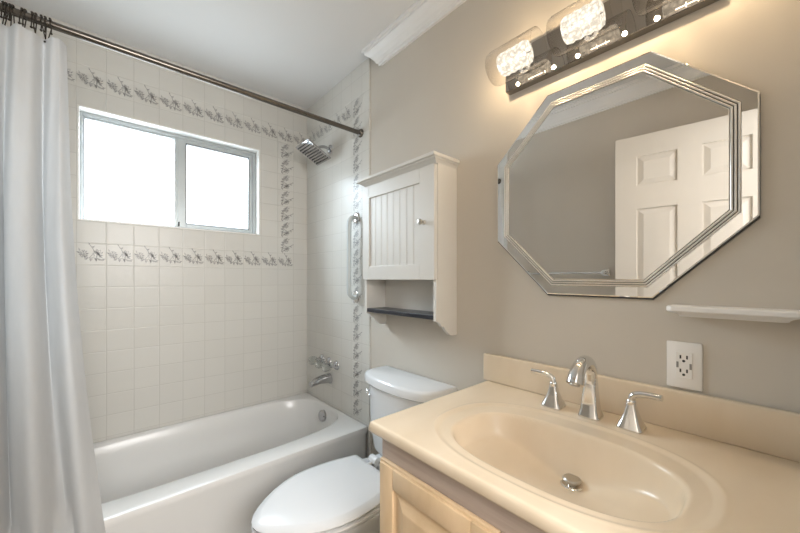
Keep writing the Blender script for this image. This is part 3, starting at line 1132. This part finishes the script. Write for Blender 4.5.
prev = loop
for d, z in ((0.0, 0.779), (0.003, 0.7735), (0.008, ZB), (0.030, ZB)):
    cur_l = [bm.verts.new((*off(v, d), z)) for v in loop]
    for a in range(len(loop)):
        b_ = (a + 1) % len(loop)
        bm.faces.new((prev[a], prev[b_], cur_l[b_], cur_l[a]))
    prev = cur_l
bmesh.ops.remove_doubles(bm, verts=bm.verts[:], dist=1e-6)
obj('countertop', bm, marble, st_, smooth=60)
bm = BM()
box(bm, -0.026, SX1, SY0, SY1 + 0.014, ZT - 0.0005, 0.904, 0.005, 3)
obj('backsplash', bm, marble, st_, smooth=40)
zd = top_z(DRX, DRY)
bm = BM()
lathe(bm, [(0.026, 0.001), (0.026, 0.003), (0.022, 0.005), (0.0215, 0.002)], (DRX, DRY, zd), (0, 0, 1), 28, cap1=False)
dr = obj('drain_ring', bm, chrome, st_, smooth=40)
bm = BM()
lathe(bm, [(0.010, 0.0), (0.010, 0.010), (0.0205, 0.013), (0.021, 0.017), (0.018, 0.020), (0.012, 0.0205), (0.008, 0.0195), (0.001, 0.019)], (DRX, DRY, zd), (0, 0, 1), 28)
obj('drain_stopper', bm, nickel, st_, smooth=40)

# ------------------------------------------------------------------ widespread faucet
FXC = -0.094
def sq_ring(cx, cy, z, h_, n=28, p=5.0):
    return [(*sup(cx, cy, h_, h_, p, 2 * pi * (i + 0.5) / n), z) for i in range(n)]


fa = thing('sink_faucet', 'chrome gooseneck faucet with two lever handles on square bases behind the basin', 'faucet', (FXC, 0.351, ZT))
fz = ZT
bm = BM()
loft(bm, [sq_ring(FXC, 0.351, fz, 0.0275), sq_ring(FXC, 0.351, fz + 0.004, 0.0280), sq_ring(FXC, 0.351, fz + 0.008, 0.0265), sq_ring(FXC, 0.351, fz + 0.022, 0.0225), sq_ring(FXC, 0.351, fz + 0.045, 0.0198), sq_ring(FXC, 0.351, fz + 0.07, 0.0183, p=4), sq_ring(FXC, 0.351, fz + 0.095, 0.0172, p=3.0)])
spb = obj('spout', bm, chrome, fa, smooth=40)
path = catmull([(FXC, 0.351, fz + 0.088), (FXC, 0.351, fz + 0.112), (FXC - 0.004, 0.351, fz + 0.136), (FXC - 0.022, 0.351, fz + 0.155), (FXC - 0.050, 0.351, fz + 0.161), (FXC - 0.078, 0.351, fz + 0.152), (FXC - 0.098, 0.351, fz + 0.135), (FXC - 0.110, 0.351, fz + 0.114)], 6)
n_ = len(path)
bm = BM()
tube(bm, path, [0.0172 + 0.002 * (i / n_) ** 2 + (0.003 if i > n_ * 0.75 else 0) * ((i / n_ - 0.75) / 0.25) for i in range(n_)], 18)
obj('gooseneck', bm, chrome, spb, smooth=55)
bm = BM()
pe = Vector(path[-1]); dv = (Vector(path[-1]) - Vector(path[-2])).normalized()
lathe(bm, [(0.0125, 0), (0.0125, 0.004), (0.010, 0.005)], pe, dv, 18)
obj('aerator', bm, nickel, spb, smooth=40)

for hy, sgn in ((0.455, 1), (0.254, -1)):
    bm = BM()
    loft(bm, [sq_ring(FXC, hy, fz, 0.0295), sq_ring(FXC, hy, fz + 0.004, 0.030), sq_ring(FXC, hy, fz + 0.008, 0.0282), sq_ring(FXC, hy, fz + 0.022, 0.0215), sq_ring(FXC, hy, fz + 0.042, 0.0145), sq_ring(FXC, hy, fz + 0.060, 0.0105, p=3.5), sq_ring(FXC, hy, fz + 0.066, 0.0105, p=3)])
    fh = obj('handle', bm, chrome, fa, smooth=40)
    bm = BM()
    lathe(bm, [(0.011, 0.066), (0.0115, 0.069), (0.011, 0.072), (0.0095, 0.074)], (FXC, hy, fz), (0, 0, 1), 20)
    obj('collar', bm, chrome, fh, smooth=40)
    bm = BM()
    pt = catmull([(FXC, hy, fz + 0.072), (FXC, hy + sgn * 0.002, fz + 0.082), (FXC - 0.001, hy + sgn * 0.012, fz + 0.090), (FXC - 0.004, hy + sgn * 0.034, fz + 0.095), (FXC - 0.008, hy + sgn * 0.066, fz + 0.096)], 6)
    m_ = len(pt)
    tube(bm, pt, [0.0092 - 0.0018 * i / m_ for i in range(m_)], 14, flat=1.0)
    obj('lever', bm, chrome, fh, smooth=55)

# ------------------------------------------------------------------ octagonal mirror
mi_ = thing('mirror', 'octagonal silver wall mirror with three ribbed lines inside its edge, above the sink', 'mirror', (-0.01, 0.366, 1.475))
OCT = [(0.512, 1.804), (0.229, 1.808), (0.029, 1.614), (0.029, 1.334), (0.226, 1.139), (0.512, 1.141), (0.702, 1.335), (0.702, 1.617)]
MC = (0.3655, 1.474)


def inset_oct(d, x):
    n = len(OCT)
    out = []
    for i in range(n):
        p0, p1, p2 = Vector(OCT[i - 1]), Vector(OCT[i]), Vector(OCT[(i + 1) % n])
        e1, e2 = (p1 - p0).normalized(), (p2 - p1).normalized()
        n1 = Vector((-e1.y, e1.x)); n2 = Vector((-e2.y, e2.x))
        c = Vector(MC)
        if (c - p1).dot(n1) < 0: n1 = -n1
        if (c - p1).dot(n2) < 0: n2 = -n2
        bis = (n1 + n2).normalized()
        q = p1 + bis * d / bis.dot(n1)
        out.append((x, q.x, q.y))
    return out


bm = BM()
loft(bm, [[(x, y - 0.001, z - 0.005) for x, y, z in inset_oct(0.0, xx)] for xx in (-0.001, -0.0083)])
bk_ = obj('backing', bm, dark_m, mi_)
bm = BM()
loft(bm, [inset_oct(0.0, -0.0085), inset_oct(0.0, -0.0105), inset_oct(0.0030, -0.0118), inset_oct(0.0285, -0.0118), inset_oct(0.0285, -0.0095)], cap0=False, cap1=False)
obj('outer_strip', bm, mirror_m, mi_)
for q in range(3):
    d0 = 0.0290 + q * 0.0066
    bm = BM()
    rings = [inset_oct(d0 + 0.0027 - 0.0027 * cos(pi * s_ / 6), -0.0105 - 0.0040 * sin(pi * s_ / 6)) for s_ in range(7)]
    loft(bm, rings, cap0=False, cap1=False)
    o = obj('ribbed_bead', bm, bead_m, mi_)
bm = BM()
loft(bm, [inset_oct(0.0485, -0.0090), inset_oct(0.0485, -0.0112), inset_oct(0.0500, -0.0118)], cap0=False)
obj('mirror_glass', bm, mirror_m, mi_)

# ------------------------------------------------------------------ vanity light bar
vl = thing('vanity_light', 'polished chrome bath light bar with three crystal lamps in glass cylinders', 'wall lamp', (-0.015, 0.37, 1.94))
bm = BM()
box(bm, -0.030, -0.001, 0.082, 0.657, 1.866, 1.996, 0.002)
plate_c = principled('light_bar_chrome', (0.43, 0.405, 0.37), 0.03, 1.0)
noise_colour(plate_c, (0.34, 0.31, 0.275), (0.36, 0.33, 0.295), 3)
obj('backplate', bm, plate_c, vl)
LX, LZ = -0.100, 1.921
for ly in (0.580, 0.370, 0.160):
    bm = BM()
    tube(bm, [(-0.030, ly, LZ), (-0.062, ly, LZ)], 0.010, 14)
    lathe(bm, [(0.02, 0), (0.02, 0.004), (0.012, 0.006)], (-0.030, ly, LZ), (-1, 0, 0), 18)
    lamp = obj('lamp_arm', bm, chrome, vl, smooth=40)
    bm = BM()
    R1, L1 = 0.056, 0.084
    prof = [(R1 - 0.002, -L1 + 0.001), (R1, -L1), (R1, L1), (R1 - 0.0025, L1), (R1 - 0.0025, -L1 + 0.012), (R1 - 0.010, -L1 + 0.003), (0.012, -L1 + 0.003)]
    prof = [(0.0, -L1), (R1 - 0.012, -L1), (R1 - 0.003, -L1 + 0.004), (R1, -L1 + 0.014), (R1, L1 - 0.002), (R1 - 0.0012, L1), (R1 - 0.0025, L1 - 0.002)]
    lathe(bm, prof, (LX, ly, LZ), (0, -1, 0), 40, cap0=False, cap1=False)
    obj('glass_shade', bm, shade_m, lamp, smooth=40)
    # blocks of cut crystal around the bulb
    bm = BM()
    nc, nr, RC, LC = 11, 4, 0.036, 0.096
    for a in range(nc):
        for r_ in range(nr):
            t0, t1 = 2 * pi * (a + 0.08) / nc, 2 * pi * (a + 0.92) / nc
            y0, y1 = -LC / 2 + LC * (r_ + 0.06) / nr, -LC / 2 + LC * (r_ + 0.94) / nr
            tm = (t0 + t1) / 2

            def P(t_, y, rad):
                return (LX + rad * cos(t_), ly + 0.0 + y, LZ + rad * sin(t_))
            ri, ro = RC * 0.80, RC
            base = [P(t0, y0, ri), P(t1, y0, ri), P(t1, y1, ri), P(t0, y1, ri)]
            up = [P(t0, y0, ro * 0.97), P(t1, y0, ro * 0.97), P(t1, y1, ro * 0.97), P(t0, y1, ro * 0.97)]
            cvs = [bm.verts.new(p) for p in base] + [bm.verts.new(p) for p in up]
            ap = bm.verts.new(P(tm, (y0 + y1) / 2, ro * 1.07))
            bm.faces.new([cvs[i] for i in (3, 2, 1, 0)])
            for i in range(4):
                j = (i + 1) % 4
                bm.faces.new((cvs[i], cvs[j], cvs[4 + j], cvs[4 + i]))
                bm.faces.new((cvs[4 + i], cvs[4 + j], ap))
    # end cap of cut crystal
    for yy in (-LC / 2, LC / 2):
        for a in range(nc):
            t0, t1 = 2 * pi * a / nc, 2 * pi * (a + 1) / nc
            v = [bm.verts.new((LX + r * cos(t_), ly + yy, LZ + r * sin(t_))) for r, t_ in ((0.014, t0), (RC * 0.97, t0), (RC * 0.97, t1), (0.014, t1))]
            bm.faces.new(v)
    cr = obj('crystal', bm, crystal_m, lamp)
    bm = BM()
    lathe(bm, [(0.002, -0.026), (0.0055, -0.022), (0.0065, 0), (0.0055, 0.022), (0.002, 0.026)], (LX, ly, LZ), (0, 1, 0), 16)
    bl = obj('bulb', bm, bulb_m, lamp, smooth=60)
    for dy in (-0.066, 0.066):
        pd = bpy.data.lights.new('lamp_glow', 'POINT')
        pd.energy, pd.color, pd.shadow_soft_size = 0.40, (1.0, 0.75, 0.46), 0.006
        po = bpy.data.objects.new('lamp_glow', pd)
        po.location = (LX, ly + dy, LZ)
        COL.objects.link(po)

# ------------------------------------------------------------------ small wall shelf
SHZ = 1.124
sy0, sy1 = -0.036, 0.186
bm = BM()
prof = [(0.076, SHZ), (0.078, SHZ - 0.003), (0.078, SHZ - 0.011), (0.075, SHZ - 0.014), (0.066, SHZ - 0.016), (0.054, SHZ - 0.020), (0.049, SHZ - 0.023), (0.047, SHZ - 0.026), (0.042, SHZ - 0.027)]
rings = []
for d, z in prof:
    q = 0.078 - d
    rings.append([(-0.001, sy0 + q * 0.7, z), (-0.001, sy1 - q * 0.7, z), (-d * 0.9, sy1 - q * 0.7, z), (-d, sy1 - 0.010 - q * 0.7, z), (-d, sy0 + 0.010 + q * 0.7, z), (-d * 0.9, sy0 + q * 0.7, z)])
loft(bm, rings)
ws = obj('wall_shelf', bm, trim_m)
tag(ws, 'small empty white wall shelf with moulded edge, right of the mirror bottom', 'shelf')

# ------------------------------------------------------------------ outlet
ou = thing('wall_outlet', 'white wall outlet plate with two sockets above the backsplash', 'outlet', (0, 0.161, 0.968))
bm = BM()
box(bm, -0.006, -0.0005, 0.126, 0.197, 0.909, 1.028, 0.003)
obj('cover_plate', bm, plate_m, ou, smooth=30)
bm = BM()
box(bm, -0.0085, -0.005, 0.1445, 0.1785, 0.935, 1.002, 0.0015)
fc = obj('socket_face', bm, plate_m, ou)
for zc in (0.951, 0.986):
    bm = BM()
    for dy in (-0.0065, 0.0065):
        box(bm, -0.0090, -0.0080, 0.1615 + dy - 0.0017, 0.1615 + dy + 0.0017, zc - 0.0005, zc + 0.0085)
    lathe(bm, [(0.0032, 0), (0.0032, 0.001)], (-0.0080, 0.1615, zc - 0.006), (-1, 0, 0), 12)
    obj('socket_slots', bm, dark_m, fc)
for dy, z0, z1 in ((0.0125, 0.962, 0.977), (-0.0135, 0.960, 0.975)):
    bm = BM()
    box(bm, -0.0095, -0.0080, 0.1615 + dy - 0.0022, 0.1615 + dy + 0.0022, z0, z1, 0.0004)
    btn_m = MATS.get('grey_button') or noise_colour(principled('grey_button', (0.25, 0.24, 0.23), 0.4), (0.24, 0.23, 0.22), (0.26, 0.25, 0.24), 20)
    obj('button', bm, btn_m, fc)

# ------------------------------------------------------------------ towel bar on the left wall (seen in the mirror)
tb = thing('towel_bar', 'chrome towel bar on the beige wall, seen in the mirror', 'towel bar', (XL, 1.08, 1.235))
bm = BM()
tube(bm, [(XL + 0.055, 0.76, 1.235), (XL + 0.055, 1.36, 1.235)], 0.008, 14)
obj('bar', bm, chrome, tb, smooth=50)
for y in (0.775, 1.345):
    bm = BM()
    box(bm, XL + 0.0005, XL + 0.010, y - 0.022, y + 0.022, 1.213, 1.257, 0.003)
    box(bm, XL + 0.010, XL + 0.068, y - 0.012, y + 0.012, 1.223, 1.247, 0.003)
    obj('post', bm, chrome, tb, smooth=35)
